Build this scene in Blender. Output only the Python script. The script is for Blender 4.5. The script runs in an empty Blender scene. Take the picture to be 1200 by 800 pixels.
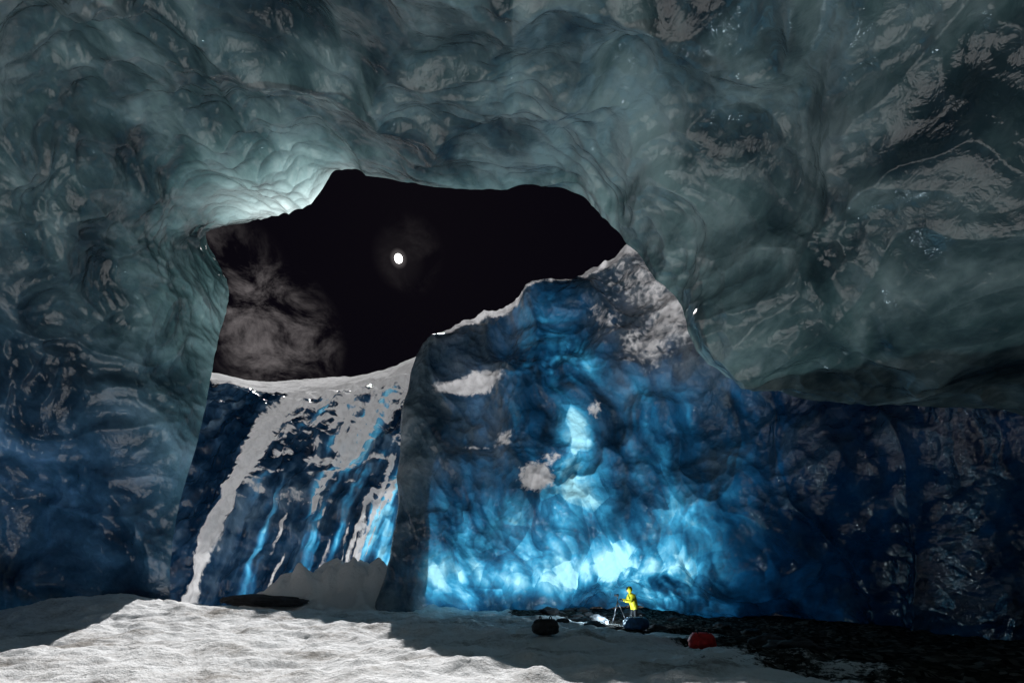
import bpy, math, random
import numpy as np
from mathutils import Vector, noise, Matrix
random.seed(4); np.random.seed(4)
scene=bpy.context.scene
scene.view_settings.view_transform='Standard'
scene.view_settings.look='None'
scene.view_settings.exposure=0
D=bpy.data

# ------------------------------------------------------------------ helpers
def catmull(C,u,axis):
    C=np.moveaxis(np.asarray(C,float),axis,0)
    m=C.shape[0]
    if not hasattr(u,'__len__'): u=np.linspace(0,m-1,u)
    P=np.concatenate([2*C[:1]-C[1:2],C,2*C[-1:]-C[-2:-1]],0)
    i=np.minimum(u.astype(int),m-2); f=(u-i)
    f=f.reshape((-1,)+(1,)*(C.ndim-1))
    p0,p1,p2,p3=P[i],P[i+1],P[i+2],P[i+3]
    r=0.5*((2*p1)+(-p0+p2)*f+(2*p0-5*p1+4*p2-p3)*f*f+(-p0+3*p1-3*p2+p3)*f**3)
    return np.moveaxis(r,0,axis)
def normals(G):
    ds=np.gradient(G,axis=1); dt=np.gradient(G,axis=0)
    n=np.cross(ds,dt); l=np.linalg.norm(n,axis=2,keepdims=True); l[l<1e-9]=1
    return n/l
def nz(G,scale,off=(0,0,0),octaves=1):
    s=np.array(scale if hasattr(scale,'__len__') else (scale,)*3); P=G.reshape(-1,3)*s+np.array(off)
    if octaves==1: r=[noise.noise(p) for p in P.tolist()]
    else: r=[noise.fractal(p,0.9,2.1,octaves) for p in P.tolist()]
    return np.array(r).reshape(G.shape[:-1])
def vor(G,scale,off=(0,0,0)):
    """nearest-cell distance and a random value per cell"""
    s=np.array(scale if hasattr(scale,'__len__') else (scale,)*3); P=G.reshape(-1,3)*s+np.array(off)
    d=[];q=[]
    for p in P.tolist():
        a,b=noise.voronoi(p); d.append(a[0]); c=b[0]; q.append(c.x*12.9898+c.y*78.233+c.z*37.719)
    q=np.sin(np.array(q))*43758.5453
    return np.array(d).reshape(G.shape[:-1]),(q-np.floor(q)).reshape(G.shape[:-1])
def grid_mesh(name,G,mats,attrs={}):
    a,b=G.shape[:2]
    idx=np.arange(a*b,dtype=np.int32).reshape(a,b)
    F=np.stack([idx[:-1,:-1],idx[:-1,1:],idx[1:,1:],idx[1:,:-1]],-1).reshape(-1,4)
    me=D.meshes.new(name); nf=len(F)
    me.vertices.add(a*b); me.vertices.foreach_set('co',G.reshape(-1).astype(np.float32))
    me.loops.add(nf*4); me.loops.foreach_set('vertex_index',F.ravel())
    me.polygons.add(nf); me.polygons.foreach_set('loop_start',np.arange(0,nf*4,4,dtype=np.int32))
    me.update(calc_edges=True)
    for k,v in attrs.items():
        at=me.attributes.new(k,'FLOAT','POINT'); at.data.foreach_set('value',np.ascontiguousarray(np.broadcast_to(v,(a,b)),dtype=np.float32).ravel())
    me.polygons.foreach_set('use_smooth',[True]*len(me.polygons))
    for m in mats: me.materials.append(m)
    me.validate(); me.update()
    ob=D.objects.new(name,me); scene.collection.objects.link(ob); return ob
def sst(a,b,x):
    t=np.clip((x-a)/(b-a),0,1); return t*t*(3-2*t)
def gs(x,c,s): return np.exp(-((x-c)/s)**2)

# ------------------------------------------------------------------ materials
class NT:
    def __init__(s,name):
        s.m=D.materials.new(name); s.m.use_nodes=True; s.t=s.m.node_tree; s.t.nodes.clear()
        s.out=s.t.nodes.new('ShaderNodeOutputMaterial')
    def n(s,ty,**k):
        nd=s.t.nodes.new('ShaderNode'+ty)
        for a,v in k.items():
            if a.startswith('i_'):
                key=a[2:]; key=int(key) if key.isdigit() else key.replace('_',' ')
                nd.inputs[key].default_value=v
            else: setattr(nd,a,v)
        return nd
    def l(s,a,b): s.t.links.new(a,b)
    def ramp(s,fac,stops):
        r=s.n('ValToRGB'); e=r.color_ramp.elements
        while len(e)<len(stops): e.new(0.5)
        for q,(p,c) in zip(e,stops): q.position=p; q.color=(*c,1)
        s.l(fac,r.inputs[0]); return r.outputs[0]
    def math(s,op,a,b=None):
        m=s.n('Math',operation=op)
        for i,v in enumerate((a,b)):
            if v is None: continue
            if isinstance(v,(int,float)): m.inputs[i].default_value=v
            else: s.l(v,m.inputs[i])
        return m.outputs[0]
def ice_material(name,base,trans,snowcol,bump=0.35,stretch=(1,1,1),nscale=3.5,rough=0.15,ior=1.75):
    t=NT(name)
    co=t.n('TexCoord').outputs['Object']
    mp=t.n('Mapping'); mp.inputs['Scale'].default_value=stretch; t.l(co,mp.inputs[0])
    n=t.n('TexNoise',i_Scale=nscale,i_Detail=4.0,i_Roughness=0.55,i_Distortion=0.4); t.l(mp.outputs[0],n.inputs['Vector'])
    nf=t.math('SUBTRACT',n.outputs['Fac'],0.5)
    tone=t.n('Attribute',attribute_name='tone').outputs['Fac']
    thin=t.n('Attribute',attribute_name='thin').outputs['Fac']
    snow=t.n('Attribute',attribute_name='snow').outputs['Fac']
    hue=t.n('Attribute',attribute_name='blue').outputs['Fac']
    def tint(c):
        m=t.n('Mix',data_type='RGBA',blend_type='MULTIPLY'); m.inputs[7].default_value=(0.45,0.75,1.35,1)
        t.l(hue,m.inputs[0]); t.l(c,m.inputs[6]); return m.outputs[2]
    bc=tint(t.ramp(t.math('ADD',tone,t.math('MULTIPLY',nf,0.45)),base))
    bp=t.n('Bump'); bp.inputs['Strength'].default_value=bump; bp.inputs['Distance'].default_value=0.16; t.l(n.outputs['Fac'],bp.inputs['Height'])
    df=t.n('BsdfDiffuse'); t.l(bc,df.inputs['Color']); t.l(bp.outputs[0],df.inputs['Normal'])
    gl=t.n('BsdfGlossy'); t.l(bp.outputs[0],gl.inputs['Normal']); t.l(t.math('ADD',rough,t.math('MULTIPLY',nf,0.22)),gl.inputs['Roughness'])
    fr=t.n('Fresnel'); fr.inputs['IOR'].default_value=ior; t.l(bp.outputs[0],fr.inputs['Normal'])
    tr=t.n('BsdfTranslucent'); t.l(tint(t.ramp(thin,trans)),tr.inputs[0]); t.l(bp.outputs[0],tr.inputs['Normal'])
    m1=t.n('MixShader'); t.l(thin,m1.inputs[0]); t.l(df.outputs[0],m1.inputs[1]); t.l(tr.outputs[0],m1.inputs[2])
    mg=t.n('MixShader'); t.l(fr.outputs[0],mg.inputs[0]); t.l(m1.outputs[0],mg.inputs[1]); t.l(gl.outputs[0],mg.inputs[2])
    sc=t.ramp(n.outputs['Fac'],[(0.3,tuple(c*0.8 for c in snowcol)),(0.55,snowcol)])
    sn=t.n('BsdfDiffuse'); t.l(sc,sn.inputs['Color']); t.l(bp.outputs[0],sn.inputs['Normal'])
    s2=t.n('BsdfTranslucent'); t.l(sc,s2.inputs['Color'])
    ms=t.n('MixShader'); ms.inputs[0].default_value=0.30; t.l(sn.outputs[0],ms.inputs[1]); t.l(s2.outputs[0],ms.inputs[2])
    sm=t.n('MapRange'); sm.inputs[1].default_value=0.42; sm.inputs[2].default_value=0.60
    t.l(t.math('ADD',snow,t.math('MULTIPLY',nf,0.7)),sm.inputs[0])
    m2=t.n('MixShader'); t.l(sm.outputs[0],m2.inputs[0]); t.l(mg.outputs[0],m2.inputs[1]); t.l(ms.outputs[0],m2.inputs[2])
    t.l(m2.outputs[0],t.out.inputs[0]); return t.m

BT=[(0.0,(0.0,0.07,0.22)),(0.15,(0.012,0.18,0.46)),(0.5,(0.06,0.48,0.85)),(1.0,(0.42,0.84,0.97))]
ceil_ice=ice_material('teal_ceiling_ice',
  [(0.0,(0.012,0.03,0.045)),(0.3,(0.04,0.07,0.09)),(0.55,(0.135,0.20,0.215)),(0.9,(0.48,0.60,0.61))],
  [(0.0,(0.03,0.13,0.17)),(0.12,(0.16,0.37,0.39)),(0.45,(0.6,0.88,0.9)),(1.0,(0.8,0.97,0.98))],(0.6,0.62,0.64),rough=0.12,ior=1.9,bump=0.34)
wall_ice=ice_material('blue_wall_ice',
  [(0.0,(0.008,0.025,0.06)),(0.35,(0.04,0.09,0.14)),(0.65,(0.18,0.26,0.32)),(1.0,(0.48,0.54,0.60))],BT,(0.88,0.88,0.91),bump=0.5,rough=0.13,ior=1.9)
fall_ice=ice_material('frozen_fall_ice',
  [(0.0,(0.008,0.025,0.06)),(0.5,(0.06,0.15,0.28)),(1.0,(0.35,0.55,0.75))],BT,(0.95,0.96,0.98),stretch=(1,1,0.6))

def ground_material():
    t=NT('snow_and_gravel'); co=t.n('TexCoord').outputs['Object']
    gr=t.n('Attribute',attribute_name='gravel').outputs['Fac']
    dirt_and_light=t.n('Attribute',attribute_name='dirt_and_light').outputs['Fac']
    n2=t.n('TexNoise',i_Scale=7.0,i_Detail=5.0,i_Roughness=0.72); t.l(co,n2.inputs['Vector'])
    vo=t.n('TexVoronoi',i_Scale=8.0); t.l(co,vo.inputs['Vector'])
    sc=t.ramp(t.math('ADD',t.math('MULTIPLY',dirt_and_light,0.5),t.math('MULTIPLY',n2.outputs['Fac'],0.5)),[(0.3,(0.40,0.375,0.355)),(0.43,(0.78,0.77,0.77)),(0.54,(0.93,0.93,0.94))])
    gc=t.ramp(vo.outputs['Color'],[(0.2,(0.012,0.012,0.012)),(0.6,(0.045,0.040,0.037)),(0.95,(0.16,0.15,0.14))])
    sm=t.n('MapRange'); sm.inputs[1].default_value=0.42; sm.inputs[2].default_value=0.58
    t.l(t.math('ADD',gr,t.math('MULTIPLY',t.math('SUBTRACT',n2.outputs['Fac'],0.5),1.3)),sm.inputs[0])
    mx=t.n('Mix',data_type='RGBA'); t.l(sm.outputs[0],mx.inputs[0]); t.l(sc,mx.inputs[6]); t.l(gc,mx.inputs[7])
    bp=t.n('Bump'); bp.inputs['Strength'].default_value=1.0; bp.inputs['Distance'].default_value=0.10
    t.l(n2.outputs['Fac'],bp.inputs['Height'])
    pb=t.n('BsdfDiffuse')
    t.l(mx.outputs[2],pb.inputs['Color']); t.l(bp.outputs[0],pb.inputs['Normal']); t.l(pb.outputs[0],t.out.inputs[0]); return t.m
def simple(name,c,rough=0.6,scale=8.0,var=0.35,bump=0.3,metal=0.0,dist=0.02):
    t=NT(name); co=t.n('TexCoord').outputs['Object']
    n=t.n('TexNoise',i_Scale=scale,i_Detail=3.0); t.l(co,n.inputs['Vector'])
    pb=t.n('BsdfPrincipled'); pb.inputs['Roughness'].default_value=rough; pb.inputs['Metallic'].default_value=metal
    t.l(t.ramp(n.outputs['Fac'],[(0.3,tuple(x*(1-var) for x in c)),(0.7,tuple(min(1,x*(1+var)) for x in c))]),pb.inputs['Base Color'])
    b=t.n('Bump'); b.inputs['Strength'].default_value=bump; b.inputs['Distance'].default_value=dist; t.l(n.outputs['Fac'],b.inputs['Height']); t.l(b.outputs[0],pb.inputs['Normal'])
    t.l(pb.outputs[0],t.out.inputs[0]); return t.m
ground_m=ground_material()
rock_m=simple('dark_rock',(0.035,0.035,0.04),0.75,4,0.5,0.8,dist=0.08)
yellow_m=simple('yellow_jacket_cloth',(0.85,0.72,0.03),0.55,var=0.15)
black_m=simple('black_cloth',(0.015,0.015,0.018),0.7)
red_m=simple('red_bag_cloth',(0.75,0.02,0.02),0.6,var=0.2)
blue_m=simple('blue_bag_cloth',(0.03,0.10,0.22),0.5)
skin_m=simple('skin',(0.5,0.3,0.22),0.5)
hair_m=simple('dark_hair',(0.03,0.02,0.015),0.6)
metal_m=simple('tripod_metal',(0.08,0.08,0.09),0.35,metal=0.6)

# ------------------------------------------------------------------ cave ceiling + left wall (lofted arches, metres)
R0=[(-14.5,18,-.8),(-14.2,18,3.8),(-13.5,18.5,8.3),(-13.2,19,11.9),(-13.1,19.5,14.9),(-13.6,19,17.0),(-10.5,17.5,16.4),(-7.8,16,15.6),(-6.3,15.2,16.3),(-4.35,14.5,15.4),(-1.1,14,14.4),(1.1,13.5,14.0),(2.6,13,12.8),(4,12.5,10.85),(4.9,12,9.3),(5.5,12,8.0),(7.2,12,7.2),(9.6,12,6.7),(11.5,11.5,6.3),(13.2,11,6.0),(17,10,5),(20,9,-.8)]
R1=[(-16.5,17,-.8),(-16.2,17,3.8),(-15.0,16.6,7.9),(-14.3,16.4,10.7),(-13.6,16.2,12.9),(-13.1,16,14.7),(-11.1,15,15.5),(-8.7,14,15.7),(-6.65,13.3,15.7),(-4.25,12.5,14.85),(-1.4,12,14.1),(1.15,11.5,13.4),(3.1,11,12.4),(4.8,10.5,10.6),(5.8,10.3,9.2),(6.3,10.2,7.9),(7.3,10.2,7.2),(8.8,10,6.7),(10.4,9.8,6.5),(11.8,9.5,6.35),(16,8.5,5.5),(20,7.5,-.8)]
R2=[(-19.2,15.5,-.8),(-18.8,15.4,4.0),(-17.2,14.8,7.5),(-15.9,14.4,9.9),(-14.4,13.8,11.8),(-13.2,13.5,13.5),(-11.3,12.8,14.8),(-8.9,12,15.3),(-6.55,11.3,15),(-4,10.5,14.3),(-1.4,10,13.6),(1.15,9.6,13),(3.35,9.3,12.3),(5.2,9,11),(6.4,8.9,9.8),(7.2,8.8,8.65),(8.1,8.8,7.9),(8.95,8.6,7.4),(9.9,8.4,7.15),(11,8.2,7.1),(15.5,7,6),(20,6,-.8)]
R3=[(-20,10,-.8),(-19.6,10,3.9),(-18,9.5,7.2),(-16.4,9.3,9.5),(-14.6,9,11.2),(-13,8.8,12.6),(-11,8.4,13.6),(-8.6,8,13.8),(-6.3,7.6,13.6),(-4,7.2,13.1),(-1.5,7,12.6),(1,6.8,12.2),(3.2,6.6,11.7),(5.2,6.4,11),(6.6,6.3,10.2),(7.8,6.2,9.4),(8.8,6.1,8.8),(9.8,6,8.3),(10.8,5.9,7.9),(12,5.8,7.6),(16,5,6),(20.5,4,-.8)]
def arch(y,rx,h):
    return [(1+rx*math.cos(math.pi*(1-k/21)),y,-.8+h*math.sin(math.pi*k/21)) for k in range(22)]
C=[R0,R1,R2,R3,arch(0,19,11),arch(-9,15,8.5),arch(-15,2,1.5)]
tu=np.concatenate([np.linspace(0,3.2,460,endpoint=False),np.linspace(3.2,6,50)])
G=catmull(catmull(C,1000,1),tu,0)
N=normals(G)
big=nz(G,0.16,(3,1,7),3)
wx=nz(G,0.35,(9,2,1),2); wy=nz(G,0.35,(1,22,5),2); wz=nz(G,0.35,(4,7,31),2)
WP=np.stack([wx,wy,wz],-1)
W=G+WP*0.9
v1,_=vor(W,(0.24,0.36,0.32),(2,2,2)); v2,c2=vor(W,(0.62,0.9,0.8),(5,1,8)); v3,c3=vor(W,(1.5,2.4,2.1),(1,3,8))
rd=nz(W,(0.22,0.28,0.36),(3,8,3)); ridge=(1-np.clip(np.abs(rd)*4,0,1))**2
rimt=tu[:,None]/6
nearrim=np.exp(-rimt/0.14)
amp=0.40+0.9*np.clip(0.5+1.5*nz(G,0.3,(8,8,1)),0,1)
disp=0.6*big+0.75*(v1**1.6-0.3)+0.36*amp*(v2**1.6-0.3)+(0.13+0.14*nearrim)*amp*v3**1.5+0.20*ridge
fade=0.4+0.6*sst(0.0,0.06,rimt)
G=G+N*(disp*fade)[...,None]
x,y,z=G[...,0],G[...,1],G[...,2]
b2=nz(G,0.24,(33,1,7),3); b3=nz(W,0.8,(3,11,7),4)
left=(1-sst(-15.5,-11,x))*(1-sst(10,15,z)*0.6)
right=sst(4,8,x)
edge=np.exp(-rimt/0.045)
tongue=gs(x,-9.3,3.6)*gs(y,16,2.8)
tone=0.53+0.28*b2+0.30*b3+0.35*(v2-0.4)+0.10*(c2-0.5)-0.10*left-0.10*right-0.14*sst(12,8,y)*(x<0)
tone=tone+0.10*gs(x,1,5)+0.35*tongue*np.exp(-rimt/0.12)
thin=0.062+0.05*b2+0.04*b3+0.02*(c2-0.5)+0.09*edge*(1-left)+0.9*tongue*np.exp(-rimt/0.11)*(0.7+0.6*v2)
thin=thin*(1-0.4*left)*(1-0.3*right)
thin=np.clip(thin,0.006,0.9)
blue=np.clip(1.0*(1-sst(-16,-11.5,x))*(1-sst(5,13,z)),0,1)
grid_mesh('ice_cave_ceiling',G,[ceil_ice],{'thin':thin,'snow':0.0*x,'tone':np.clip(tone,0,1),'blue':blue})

# ------------------------------------------------------------------ ridge wall (blue)
cols=[
 [(-5.6,26,-.8),(-5.5,26,3),(-5.3,26,5),(-5.2,26.5,8),(-5.2,27,11),(-4.8,27.5,14),(-4.2,28,15)],
 [(-6.8,22,-.8),(-6.4,22,2),(-6,22.5,4.75),(-5.9,23.2,8.1),(-5.9,23.6,11.0),(-5.5,24.3,14.2),(-5.0,25,15.5)],
 [(-2.5,22.5,-.8),(-2.4,21.5,2.1),(-2.4,21.5,4.6),(-2.25,22.4,7.9),(-2.15,23.3,11.4),(-1.95,24.2,15.2),(-1.7,24.7,16.7)],
 [(1.5,24.5,-.6),(1.3,22,2.25),(1.3,21.3,4.6),(1.3,21.8,8.1),(1.4,22.6,12.0),(1.4,23.6,16.2),(1.7,24.2,18.0)],
 [(6,25,0.1),(5.4,22.5,2.7),(5,21,5),(5,21,8.3),(5.3,21.8,12.9),(5.7,22.8,17.6),(6.35,23.5,20.0)],
 [(10.6,24,-.5),(9.5,21.5,2.2),(8.8,20,4.8),(8.8,20,8),(9,20.5,12.3),(9.7,21.5,17.5),(10.2,22.3,21)],
 [(15,22,-.8),(13.3,19.5,1.8),(12.4,18.3,4.2),(12.2,18,7),(12.6,18.5,12),(13.6,20,17),(14.5,21,21)],
 [(16.6,18,-.8),(15.9,17.3,1.6),(15.3,16.5,4),(15,16.2,6.8),(15.5,16.5,12),(16.5,17.5,17),(17.5,18.5,21)],
 [(17,14.5,-.8),(16.8,14,1.6),(16.6,13.8,4),(16.5,13.6,7),(17,14,12),(18,15,17),(19,16,21)],
 [(22,8,-.8),(22,8,2),(22,8,4),(22,8,7),(22,8.5,12),(22.5,9,17),(23,10,21)],
 [(25,0,-.8),(25,0,2),(25,0,4),(25,0,7),(25,0,12),(25,0,17),(25,0,21)]]
C=np.array(cols).transpose(1,0,2)
su=np.concatenate([np.linspace(0,1,40,endpoint=False),np.linspace(1,8,700,endpoint=False),np.linspace(8,10,40)])
G=catmull(catmull(C,su,1),440,0)
N=normals(G)
tv=np.linspace(0,1,440)[:,None]; su=su[None,:]
wx=nz(G,0.3,(9,2,1),2); wy=nz(G,0.3,(1,2,9),2); wz=nz(G,0.3,(4,7,31),2)
W=G+np.stack([wx,wy,wz],-1)*0.7
W[...,0]+=0.30*G[...,2]
v1,c1=vor(W,(0.30,0.3,0.2),(2,5,2)); v2,c2=vor(W,(0.85,0.8,0.6),(5,1,8)); v3,c3=vor(W,(2.3,2.2,1.8),(1,3,8)); big=nz(G,0.2,(7,1,7),3)
rd=nz(W,(0.3,0.3,0.12),(3,8,3)); ridge=(1-np.clip(np.abs(rd)*4,0,1))**2
disp=0.8*big+1.0*(v1**1.5-0.35)+0.36*(v2**1.6-0.3)+0.14*v3**1.5+0.28*ridge
G=G+N*disp[...,None]*(0.25+0.75*sst(0.8,1.8,su))[...,None]
x,y,z=G[...,0],G[...,1],G[...,2]
st=nz(W,(0.9,0.5,0.10),(4,4,4),4)
st2=nz(W,(0.35,0.4,0.2),(14,4,4),3)
fn=nz(W,(2.4,2,1.6),(1,4,4),4)
facet=(0.68+0.45*c1)*(0.58+0.62*c2)*(0.80+0.35*c3)
sk=np.clip(0.70+0.50*st+0.45*st2+0.30*fn,0.08,1.4)*facet*np.clip(1.3-0.8*v2,0.4,1.1)*1.17
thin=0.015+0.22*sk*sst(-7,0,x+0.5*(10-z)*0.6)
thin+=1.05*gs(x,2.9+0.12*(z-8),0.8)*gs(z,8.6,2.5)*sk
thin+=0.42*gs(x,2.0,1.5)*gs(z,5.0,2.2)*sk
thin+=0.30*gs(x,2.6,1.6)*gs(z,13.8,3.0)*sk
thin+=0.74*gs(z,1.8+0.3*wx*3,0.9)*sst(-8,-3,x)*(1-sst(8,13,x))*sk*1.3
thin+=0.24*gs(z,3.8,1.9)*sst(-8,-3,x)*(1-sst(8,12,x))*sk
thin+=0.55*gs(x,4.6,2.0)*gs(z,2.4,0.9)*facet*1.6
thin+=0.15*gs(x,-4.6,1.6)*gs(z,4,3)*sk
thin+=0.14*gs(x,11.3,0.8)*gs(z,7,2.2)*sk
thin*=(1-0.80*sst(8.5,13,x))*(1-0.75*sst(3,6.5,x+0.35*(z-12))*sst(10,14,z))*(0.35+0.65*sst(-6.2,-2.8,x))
thin=np.clip(thin,0.004,0.9)
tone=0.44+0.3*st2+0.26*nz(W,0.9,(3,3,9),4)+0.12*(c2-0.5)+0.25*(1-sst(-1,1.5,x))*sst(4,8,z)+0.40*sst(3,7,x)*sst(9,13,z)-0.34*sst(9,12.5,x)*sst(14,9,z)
snow=0.0*x
snow+=0.95*gs(x,1.2,1.0)*gs(z,6.7,0.95)+0.5*gs(x,2.1,0.6)*gs(z,7.8,0.35)
snow+=0.85*gs(x,-2.4,2.3)*gs(z,12.4+0.12*(x+2),0.5)
snow+=0.62*gs(x,-0.4,0.6)*gs(z,9.1,0.6)+0.6*gs(x,4.1,0.5)*gs(z,10.1,0.7)+0.5*gs(x,-2,1.5)*gs(z,8.6,0.2)
snow+=0.36*sst(3.5,6.5,x+0.35*(z-12))*sst(9.5,15,z)+0.55*sst(0.91,0.98,tv)+0.35*st2*sst(8,13,z)
snow+=0.16*sst(10,13,z)*(1-sst(-1,2,x))
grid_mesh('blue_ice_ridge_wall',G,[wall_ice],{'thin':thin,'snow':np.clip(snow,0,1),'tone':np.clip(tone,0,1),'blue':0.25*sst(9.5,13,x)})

# ------------------------------------------------------------------ frozen slope at the back
cols=[
 [(-24,25,-.8),(-24.5,26,5.9),(-26,28.5,11.2),(-29,32,16.3),(-33,37.5,20.5),(-37,45,24)],
 [(-18,24,-.8),(-18.6,25,4.6),(-19.6,27.5,9.4),(-21.8,31,14.4),(-24.8,36,18.8),(-29.7,44,22.5)],
 [(-15.8,24,-.8),(-15.9,25.3,4.6),(-16.4,27.5,9.3),(-18,30.5,13.4),(-21.2,36,17.9),(-26.4,44,22.2)],
 [(-12.2,24,-.8),(-12.3,25.2,4.6),(-12.9,27.3,9.2),(-14.4,30.5,13.4),(-17,36,17.9),(-20.8,44,22.4)],
 [(-8.6,24,-.8),(-8.8,25.2,4.6),(-9.3,27.4,9.3),(-10.2,30.3,13.9),(-11.8,36,18.8),(-14.1,44,22.9)],
 [(-5.4,24.5,-.8),(-5.9,26,4.6),(-6.2,28,9.5),(-6.7,30.5,14.3),(-7.9,35.5,19.7),(-9.5,42.5,24.0)]]
C=np.array(cols).transpose(1,0,2)
G=catmull(catmull(C,380,1),350,0)
N=normals(G); tv=np.linspace(0,1,350)[:,None]
S=G.copy(); S[...,0]-=0.22*G[...,2]
v2,c2=vor(G,(0.9,0.8,1.2),(5,1,8)); f2=nz(G,(1.2,1,0.8),(0,0,3),4); big=nz(G,0.25,(7,1,7),3)
rib=nz(S,(0.8,0.4,0.06),(3,3,3),3)
cap=sst(0.68,0.78,tv)+0*G[...,0]
disp=(0.6*big+0.45*rib+0.30*(v2**1.5-0.3)+0.15*f2)*(1-0.8*cap)
G=G+N*disp[...,None]
x,y,z=G[...,0],G[...,1],G[...,2]
st=nz(S,(0.9,0.35,0.04),(4,4,4),4); br=nz(G,(0.6,0.6,0.4),(1,9,4),2)
st3=nz(S,(1.4,0.35,0.05),(14,9,4),3)
strip=-16.2-0.22*(12-z)-0.3*np.clip(z-9,0,5)+0.06*np.clip(9-z,0,9)
fl=nz(S,(0.7,0.6,2.2),(8,3,3),4)
snow=cap+np.clip(0.22+0.8*fl+0.35*st3,0,0.62)*sst(3,8,z)*sst(-19,-17,x)
snow+=0.42*sst(11,15,z)*sst(-19,-17,x)
snow+=np.clip(1.6*(st3-0.17),0,0.6)*sst(-15.5,-13.5,x)*(1-cap)
snow+=1.0*gs(x,strip,0.7+0.3*br)*(1-cap)
snow*=np.where(x<strip-0.9,0.15+0.85*cap,1)
thin=0.05+1.5*np.clip(st+0.2*br-0.05,0,1)*(sst(-16.5,-14.5,x))+0.10*sst(-9.5,-6.5,x)*np.clip(0.5+st,0,1)
thin=np.clip(thin*(0.6+0.6*c2),0.01,0.75)*(1-cap)
tone=0.56+0.4*f2+0.8*st-0.35*(1-sst(-18,-15.5,x))
grid_mesh('frozen_waterfall_slope',G,[fall_ice],{'thin':thin,'snow':np.clip(snow,0,1),'tone':np.clip(tone,0,1),'blue':0.0*x})

# ------------------------------------------------------------------ ground
def axis(lo,hi,step,far):
    a=np.arange(lo,hi+step/2,step); k=[]; s=step; p=hi
    while p<far: s*=1.25; p+=s; k.append(p)
    m=[]; s=step; p=lo
    while p>-far: s*=1.25; p-=s; m.append(p)
    return np.array(m[::-1]+a.tolist()+k)
X=axis(-19,18,0.07,4000); Y=axis(4,28,0.07,4000)
gx,gy=np.meshgrid(X,Y); P=np.stack([gx,gy,gx*0],-1)
def hfun(gx,gy,P):
    n1=nz(P,(0.35,0.35,1),(5,5,0),3)
    h=0.20*n1+0.13*nz(P,(1.2,1.6,1),(1,5,0),5)
    near=np.exp(-((gx/40)**2+(gy-10)**2/1600)); h=h*np.clip(near*1.5,0,1)
    h=h+1.0*gs(gx,-15.5,4.2)*gs(gy,16,2.6)+0.25*gs(gx,-9,4)*gs(gy,17,3)
    lump=1+0.5*n1+0.25*nz(P,(0.9,0.9,1),(7,5,0),3)
    h=h+lump*(2.5*np.exp(-(np.abs((gx+7.8+0.5*np.sin(gy*1.3))/2.8)**1.3))*gs(gy,24.0,2.0)+1.6*gs(gx,-11.4,2.3)*gs(gy,23.5,1.6))
    h=h-0.35*sst(1.5,5.5,gx)*sst(8,13,gy)*(1-sst(23,26,gy))
    return h
H=hfun(gx,gy,P); P[...,2]=H
gn=nz(np.stack([gx,gy,gx*0],-1),(0.3,0.3,1),(9,9,0),3)
dirt_and_light=0.5+0.45*nz(np.stack([gx,gy,gx*0],-1),(0.5,0.8,1),(2,9,0),4)
dirt_and_light=dirt_and_light+0.35*sst(19,21,gy)*(gx<-2)  # shaded drift painted whiter at the back left, in place of light it lacks
grav=sst(3.0,8.5,gx+4*gn+(gy-10)*0.15)*(1-sst(60,62,gy))
grav=np.maximum(grav,1.3*sst(-1,1.0,gx)*sst(18,20,gy)*(1-sst(60,62,gy)))
grid_mesh('snow_ground',P,[ground_m],{'gravel':grav,'dirt_and_light':dirt_and_light})
def ground_z(x,y):
    a=np.array([[x]],float); b=np.array([[y]],float); return float(hfun(a,b,np.stack([a,b,a*0],-1))[0,0])

# ------------------------------------------------------------------ small objects
def link(name,me,mats,parent=None,smooth=True):
    for m in mats: me.materials.append(m)
    if smooth: me.polygons.foreach_set('use_smooth',[True]*len(me.polygons))
    o=D.objects.new(name,me); scene.collection.objects.link(o)
    if parent: o.parent=parent
    return o
import bmesh
def rock(name,loc,size,seed,mat=rock_m,parent=None,rough=0.35):
    bm=bmesh.new(); bmesh.ops.create_icosphere(bm,subdivisions=4,radius=1)
    for v in bm.verts:
        p=v.co.copy(); d=noise.fractal(p*1.1+Vector((seed*7,0,0)),0.8,2.0,4); c=noise.voronoi(p*1.4+Vector((seed,3,1)))[0][0]
        v.co=p*(1+rough*d+0.35*(c-0.4)); v.co=Vector((v.co.x*size[0],v.co.y*size[1],v.co.z*size[2]))
    me=D.meshes.new(name); bm.to_mesh(me); bm.free(); o=link(name,me,[mat],parent); o.location=loc; return o
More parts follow.
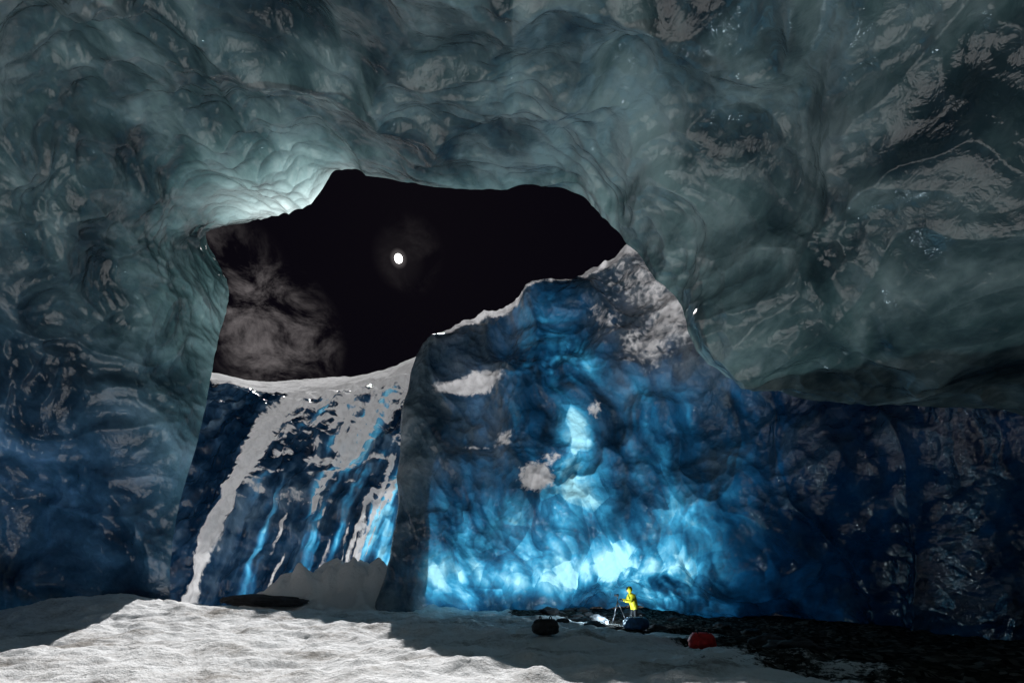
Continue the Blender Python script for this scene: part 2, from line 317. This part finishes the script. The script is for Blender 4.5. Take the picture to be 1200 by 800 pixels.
def bag(name,loc,w,d,h,mat,rotz):
    e=D.objects.new(name,None); scene.collection.objects.link(e); e.location=loc; e.rotation_euler=(0,0,rotz)
    bm=bmesh.new(); bmesh.ops.create_cube(bm,size=1)
    bmesh.ops.subdivide_edges(bm,edges=bm.edges,cuts=9,use_grid_fill=True)
    for v in bm.verts:
        p=v.co*2
        r=(abs(p.x)**4+abs(p.y)**4+abs(p.z)**4)**0.25; p=p/r*max(abs(p.x),abs(p.y),abs(p.z))
        k=1-0.18*max(0,p.z)**1; s=1+0.09*noise.noise(p*2.3+Vector(loc))+0.04*noise.noise(p*6)
        v.co=Vector((p.x*w/2*k*s,p.y*d/2*k*s,(p.z*s+1)*h/2))
    me=D.meshes.new(name+'_body'); bm.to_mesh(me); bm.free(); link('bag_body',me,[mat],e)
    for nm,pos,sz in (('front_pocket',(0,-d*0.5,h*0.36),(w*0.62,d*0.2,h*0.5)),('top_flap',(0,0,h*0.93),(w*0.7,d*0.7,h*0.12))):
        bm=bmesh.new(); bmesh.ops.create_cube(bm,size=1); bmesh.ops.bevel(bm,geom=bm.edges[:],offset=0.2,segments=3,affect='EDGES')
        for v in bm.verts: v.co=Vector((v.co.x*sz[0]+pos[0],v.co.y*sz[1]+pos[1],v.co.z*sz[2]+pos[2]))
        me=D.meshes.new(nm); bm.to_mesh(me); bm.free(); link(nm,me,[mat],e)
    for sx in (-1,1):
        pts=[(sx*w*0.2,-d*0.3,h*0.9),(sx*w*0.2,-d*0.15,h*1.12),(sx*w*0.2,d*0.15,h*1.12),(sx*w*0.2,d*0.3,h*0.9)]
        cu=D.curves.new('strap','CURVE'); cu.dimensions='3D'; cu.bevel_depth=0.015; sp=cu.splines.new('BEZIER'); sp.bezier_points.add(3)
        for b,p in zip(sp.bezier_points,pts): b.co=p; b.handle_left_type=b.handle_right_type='AUTO'
        cu.materials.append(black_m); o=D.objects.new('strap',cu); scene.collection.objects.link(o); o.parent=e
    return e
def at(x,y,dz=0): return (x,y,ground_z(x,y)+dz)
bag('black_backpack',at(0.9,11.5),0.72,0.42,0.42,black_m,0.2)
bag('red_duffel_bag',at(5.25,11.8),0.68,0.45,0.46,red_m,-0.15)
bag('blue_gear_bag',at(4.95,17.0),1.0,0.55,0.5,blue_m,0.1)
rock('boulder',at(6.95,10.4,0.05),(0.62,0.35,0.22),1)
rock('boulder',at(7.3,12.2,0.1),(0.42,0.3,0.25),2)
rock('boulder',at(-12.6,21.5,0.15),(2.1,0.7,0.3),3)
e=D.objects.new('rock_pile',None); scene.collection.objects.link(e)
for i in range(26):
    rx=random.uniform(1.0,10.5); ry=random.uniform(16,23.5); s=random.choice([0.12,0.16,0.22,0.3,0.4])
    if abs(rx-4.9)<0.9 and ry<21: continue
    rock('stone',at(rx,ry,s*0.15),(s*1.4,s,s*0.7),10+i,parent=e)

# skin-modifier figure
def skin(name,verts,edges,radii,sub=2,root=0):
    me=D.meshes.new(name+'_tmp'); me.from_pydata([Vector(v) for v in verts],edges,[])
    o=D.objects.new(name+'_tmp',me); scene.collection.objects.link(o)
    o.modifiers.new('s','SKIN'); sv=me.skin_vertices[0].data
    for i,r in enumerate(radii): sv[i].radius=(r,r) if not hasattr(r,'__len__') else r; sv[i].use_root=(i==root)
    m=o.modifiers.new('u','SUBSURF'); m.levels=sub; m.render_levels=sub
    dg=bpy.context.evaluated_depsgraph_get(); dg.update()
    r=D.meshes.new_from_object(o.evaluated_get(dg)); D.objects.remove(o); return r
def tube(name,a,b,r0,r1,mat,parent):
    a=Vector(a); b=Vector(b); bm=bmesh.new(); bmesh.ops.create_cone(bm,cap_ends=True,segments=10,radius1=r0,radius2=r1,depth=(b-a).length)
    q=(b-a).to_track_quat('Z','Y'); M=Matrix.Translation((a+b)/2)@q.to_matrix().to_4x4(); bmesh.ops.transform(bm,matrix=M,verts=bm.verts)
    me=D.meshes.new(name); bm.to_mesh(me); bm.free(); return link(name,me,[mat],parent)
def ball(name,c,r,mat,parent,sc=(1,1,1)):
    bm=bmesh.new(); bmesh.ops.create_uvsphere(bm,u_segments=20,v_segments=14,radius=1)
    for v in bm.verts: v.co=Vector((c[0]+v.co.x*r*sc[0],c[1]+v.co.y*r*sc[1],c[2]+v.co.z*r*sc[2]))
    me=D.meshes.new(name); bm.to_mesh(me); bm.free(); return link(name,me,[mat],parent)
def photographer(loc,rotz):
    e=D.objects.new('photographer',None); scene.collection.objects.link(e)
    V=[(0,0,0.92),(-0.03,0,1.08),(-0.09,0,1.27),(-0.14,0,1.42),(-0.18,0,1.50),(-0.20,0,1.56),
       (-0.13,0.19,1.41),(-0.26,0.24,1.17),(-0.47,0.15,1.22),(-0.53,0.12,1.24),
       (-0.13,-0.19,1.41),(-0.25,-0.25,1.15),(-0.46,-0.16,1.18),(-0.52,-0.13,1.20),
       (0.0,0.10,0.86),(-0.05,0.13,0.48),(0.03,0.14,0.09),(-0.13,0.16,0.04),
       (0.02,-0.10,0.86),(0.0,-0.15,0.48),(0.12,-0.17,0.09),(-0.04,-0.20,0.04)]
    E=[(0,1),(1,2),(2,3),(3,4),(4,5),(3,6),(6,7),(7,8),(8,9),(3,10),(10,11),(11,12),(12,13),(0,14),(14,15),(15,16),(16,17),(0,18),(18,19),(19,20),(20,21)]
    Rr=[.17,.18,.20,.17,.08,.06,.10,.08,.06,.045,.10,.08,.06,.045,.11,.08,.065,.05,.11,.08,.065,.05]
    me=skin('body',V,E,Rr)
    me.materials.append(yellow_m); me.materials.append(black_m); me.materials.append(skin_m)
    for p in me.polygons:
        c=p.center; p.use_smooth=True
        p.material_index=0 if c.z>0.80 else 1
        if c.x<-0.5 and c.z>0.9: p.material_index=1
    b=D.objects.new('body',me); scene.collection.objects.link(b); b.parent=e
    hc=(-0.25,0,1.66)
    ball('head',hc,0.105,skin_m,e,(0.95,0.78,1.15))
    ball('hood',(hc[0]+0.035,0,hc[2]+0.015),0.135,yellow_m,e,(0.95,0.95,1.1))
    ball('hair',(hc[0]-0.015,0,hc[2]+0.05),0.1,hair_m,e,(0.98,0.85,0.85))
    ball('nose',(hc[0]-0.105,0,hc[2]-0.01),0.018,skin_m,e)
    for sy in (-1,1):
        ball('eye',(hc[0]-0.09,sy*0.032,hc[2]+0.01),0.011,hair_m,e)
        ball('ear',(hc[0],sy*0.083,hc[2]),0.022,skin_m,e,(0.6,0.4,1))
    ball('mouth',(hc[0]-0.092,0,hc[2]-0.05),0.018,red_m,e,(0.4,1,0.3))
    for sy,hx,hz in ((1,-0.53,1.24),(-1,-0.52,1.20)):
        y0=sy*0.12
        V=[(hx,y0,hz),(hx-0.06,y0*0.8,hz-0.005)]; E=[(0,1)]; Rr=[.03,.034]
        for k in range(4):
            b0=len(V); o=(k-1.5)*0.019; L=(0.03,0.035,0.033,0.025)[k]
            V+=[(hx-0.085,y0*0.8-sy*0.01,hz+o),(hx-0.085-L,y0*0.8-sy*0.03,hz+o),(hx-0.075-L,y0*0.8-sy*0.055,hz+o)]; E+=[(1,b0),(b0,b0+1),(b0+1,b0+2)]; Rr+=[.010,.009,.008]
        b0=len(V); V+=[(hx-0.05,y0*0.8-sy*0.03,hz+0.03),(hx-0.08,y0*0.8-sy*0.05,hz+0.035)]; E+=[(0,b0),(b0,b0+1)]; Rr+=[.011,.009]
        m2=skin('glove',V,E,Rr,1); link('glove',m2,[black_m],e)
    e.location=loc; e.rotation_euler=(0,0,rotz); return e
def tripod(loc,h,rotz,sp=0.42):
    e=D.objects.new('camera_tripod',None); scene.collection.objects.link(e)
    for k in range(3):
        a=2*math.pi*k/3+0.3
        kn=(math.cos(a)*sp*0.5,math.sin(a)*sp*0.5,h*0.45)
        tube('leg_upper',(0,0,h*0.86),kn,0.022,0.018,metal_m,e); tube('leg_lower',kn,(math.cos(a)*sp,math.sin(a)*sp,0),0.015,0.012,metal_m,e)
    tube('centre_column',(0,0,h*0.7),(0,0,h),0.018,0.018,metal_m,e)
    ball('ball_head',(0,0,h),0.035,metal_m,e)
    bm=bmesh.new(); bmesh.ops.create_cube(bm,size=1); bmesh.ops.bevel(bm,geom=bm.edges[:],offset=0.12,segments=2,affect='EDGES')
    for v in bm.verts: v.co=Vector((v.co.x*0.08,v.co.y*0.15,v.co.z*0.11+h+0.09))
    me=D.meshes.new('camera_body'); bm.to_mesh(me); bm.free(); link('camera_body',me,[black_m],e)
    tube('lens',(-0.03,0,h+0.09),(-0.14,0,h+0.09),0.04,0.043,black_m,e)
    e.location=loc; e.rotation_euler=(0,0,rotz); return e
photographer(at(5.35,18.7),0.15)
tripod(at(4.65,18.8),1.2,-0.6)
tl=NT('lantern_glass'); em=tl.n('Emission'); em.inputs[0].default_value=(0.75,0.92,1,1); em.inputs[1].default_value=4; tl.l(em.outputs[0],tl.out.inputs[0])
ln=D.objects.new('lantern',None); scene.collection.objects.link(ln)
lp=at(4.05,18.2)
tube('base',(0,0,0),(0,0,0.06),0.09,0.08,black_m,ln); tube('glass',(0,0,0.06),(0,0,0.20),0.05,0.05,tl.m,ln)
tube('cap',(0,0,0.20),(0,0,0.25),0.07,0.04,black_m,ln)
for a in (0,2.1,4.2): tube('post',(0.075*math.cos(a),0.075*math.sin(a),0.05),(0.075*math.cos(a),0.075*math.sin(a),0.22),0.006,0.006,metal_m,ln)
ln.location=lp
pl=D.lights.new('lantern_light','POINT'); pl.energy=180; pl.color=(0.65,0.87,1.0); pl.shadow_soft_size=0.15
po=D.objects.new('lantern_light',pl); scene.collection.objects.link(po); po.parent=ln; po.location=(0,0,0.55)

# ------------------------------------------------------------------ moon
t=NT('moon_surface'); em=t.n('Emission'); em.inputs[1].default_value=6.0
nn=t.n('TexNoise',i_Scale=0.03); co=t.n('TexCoord').outputs['Object']; t.l(co,nn.inputs['Vector'])
t.l(t.ramp(nn.outputs['Fac'],[(0.35,(0.7,0.68,0.64)),(0.6,(1,0.98,0.94))]),em.inputs[0]); t.l(em.outputs[0],t.out.inputs[0])
moon=ball('moon',(0,0,0),28,t.m,None); moon.location=(-798,3000,2264)
for m in (t.m,tl.m):
    try: m.cycles.emission_sampling='NONE'
    except Exception: pass

# ------------------------------------------------------------------ lighting
sd=Vector((-0.225,1,0.96)).normalized()
L=D.lights.new('moonlight','SUN'); L.energy=5.0; L.angle=math.radians(0.5); L.color=(1,0.985,0.965)
lo=D.objects.new('moonlight',L); scene.collection.objects.link(lo); lo.rotation_euler=(-sd).to_track_quat('-Z','Y').to_euler()
w=D.worlds.new('World'); scene.world=w; w.use_nodes=True; nt=w.node_tree; nt.nodes.clear()
try: w.cycles.sampling_method='NONE'
except Exception: pass
class WT(NT):
    def __init__(s,t): s.t=t
q=WT(nt)
sky=q.n('TexSky',sky_type='NISHITA',sun_disc=False); sky.sun_elevation=math.asin(sd.z); sky.sun_rotation=math.atan2(sd.x,sd.y)
bg1=q.n('Background'); bg1.inputs[1].default_value=0.00008; q.l(sky.outputs[0],bg1.inputs[0])
gc=q.n('TexCoord').outputs['Generated']
nm=q.n('VectorMath',operation='NORMALIZE'); q.l(gc,nm.inputs[0])
def lobe(d,lo_,hi_):
    d=Vector(d).normalized(); dt=q.n('VectorMath',operation='DOT_PRODUCT'); dt.inputs[1].default_value=d; q.l(nm.outputs[0],dt.inputs[0])
    m=q.n('MapRange',interpolation_type='SMOOTHSTEP'); m.inputs[1].default_value=math.cos(math.radians(lo_)); m.inputs[2].default_value=math.cos(math.radians(hi_)); q.l(dt.outputs['Value'],m.inputs[0]); return m.outputs[0]
mpp=q.n('Mapping'); mpp.inputs['Scale'].default_value=(1,1,1.5); mpp.inputs['Rotation'].default_value=(0,0.5,0); q.l(nm.outputs[0],mpp.inputs[0])
cn=q.n('TexNoise',i_Scale=11.0,i_Detail=6.0,i_Roughness=0.68,i_Distortion=0.5); q.l(mpp.outputs[0],cn.inputs['Vector'])
cw=q.n('MapRange',interpolation_type='SMOOTHSTEP'); cw.inputs[1].default_value=0.42; cw.inputs[2].default_value=0.78; q.l(cn.outputs['Fac'],cw.inputs[0])
cl=q.math('ADD',lobe((-0.56,1,0.57),7.5,0),q.math('MULTIPLY',lobe((-0.64,1,0.72),5,0),0.5))
cl=q.math('ADD',cl,q.math('MULTIPLY',lobe((-0.24,1,0.76),4,0.3),0.10))
cmm=q.math('MULTIPLY',q.math('MULTIPLY',cl,cw.outputs[0]),0.17)
cmm=q.math('ADD',cmm,q.math('MULTIPLY',lobe((-0.266,1,0.754),0.95,0.2),0.07))
cmm=q.math('ADD',cmm,q.math('MULTIPLY',lobe((-0.266,1,0.754),3.0,0.2),0.005))
bg2=q.n('Background'); bg2.inputs[0].default_value=(1.0,0.9,0.9,1); q.l(cmm,bg2.inputs[1])
bg4=q.n('Background'); bg4.inputs[0].default_value=(0.0022,0.0016,0.0034,1)
ad=q.n('AddShader'); q.l(bg1.outputs[0],ad.inputs[0]); q.l(bg2.outputs[0],ad.inputs[1])
a3=q.n('AddShader'); q.l(ad.outputs[0],a3.inputs[0]); q.l(bg4.outputs[0],a3.inputs[1])
wo=q.n('OutputWorld'); q.l(a3.outputs[0],wo.inputs[0])

# ------------------------------------------------------------------ camera
cam=D.cameras.new('camera'); co=D.objects.new('camera',cam); scene.collection.objects.link(co)
co.location=(0,0,1.6); co.rotation_euler=(math.radians(90),0,0); cam.lens=15; cam.sensor_width=36; cam.shift_y=0.2333; cam.clip_end=20000; cam.clip_start=0.1
scene.camera=co
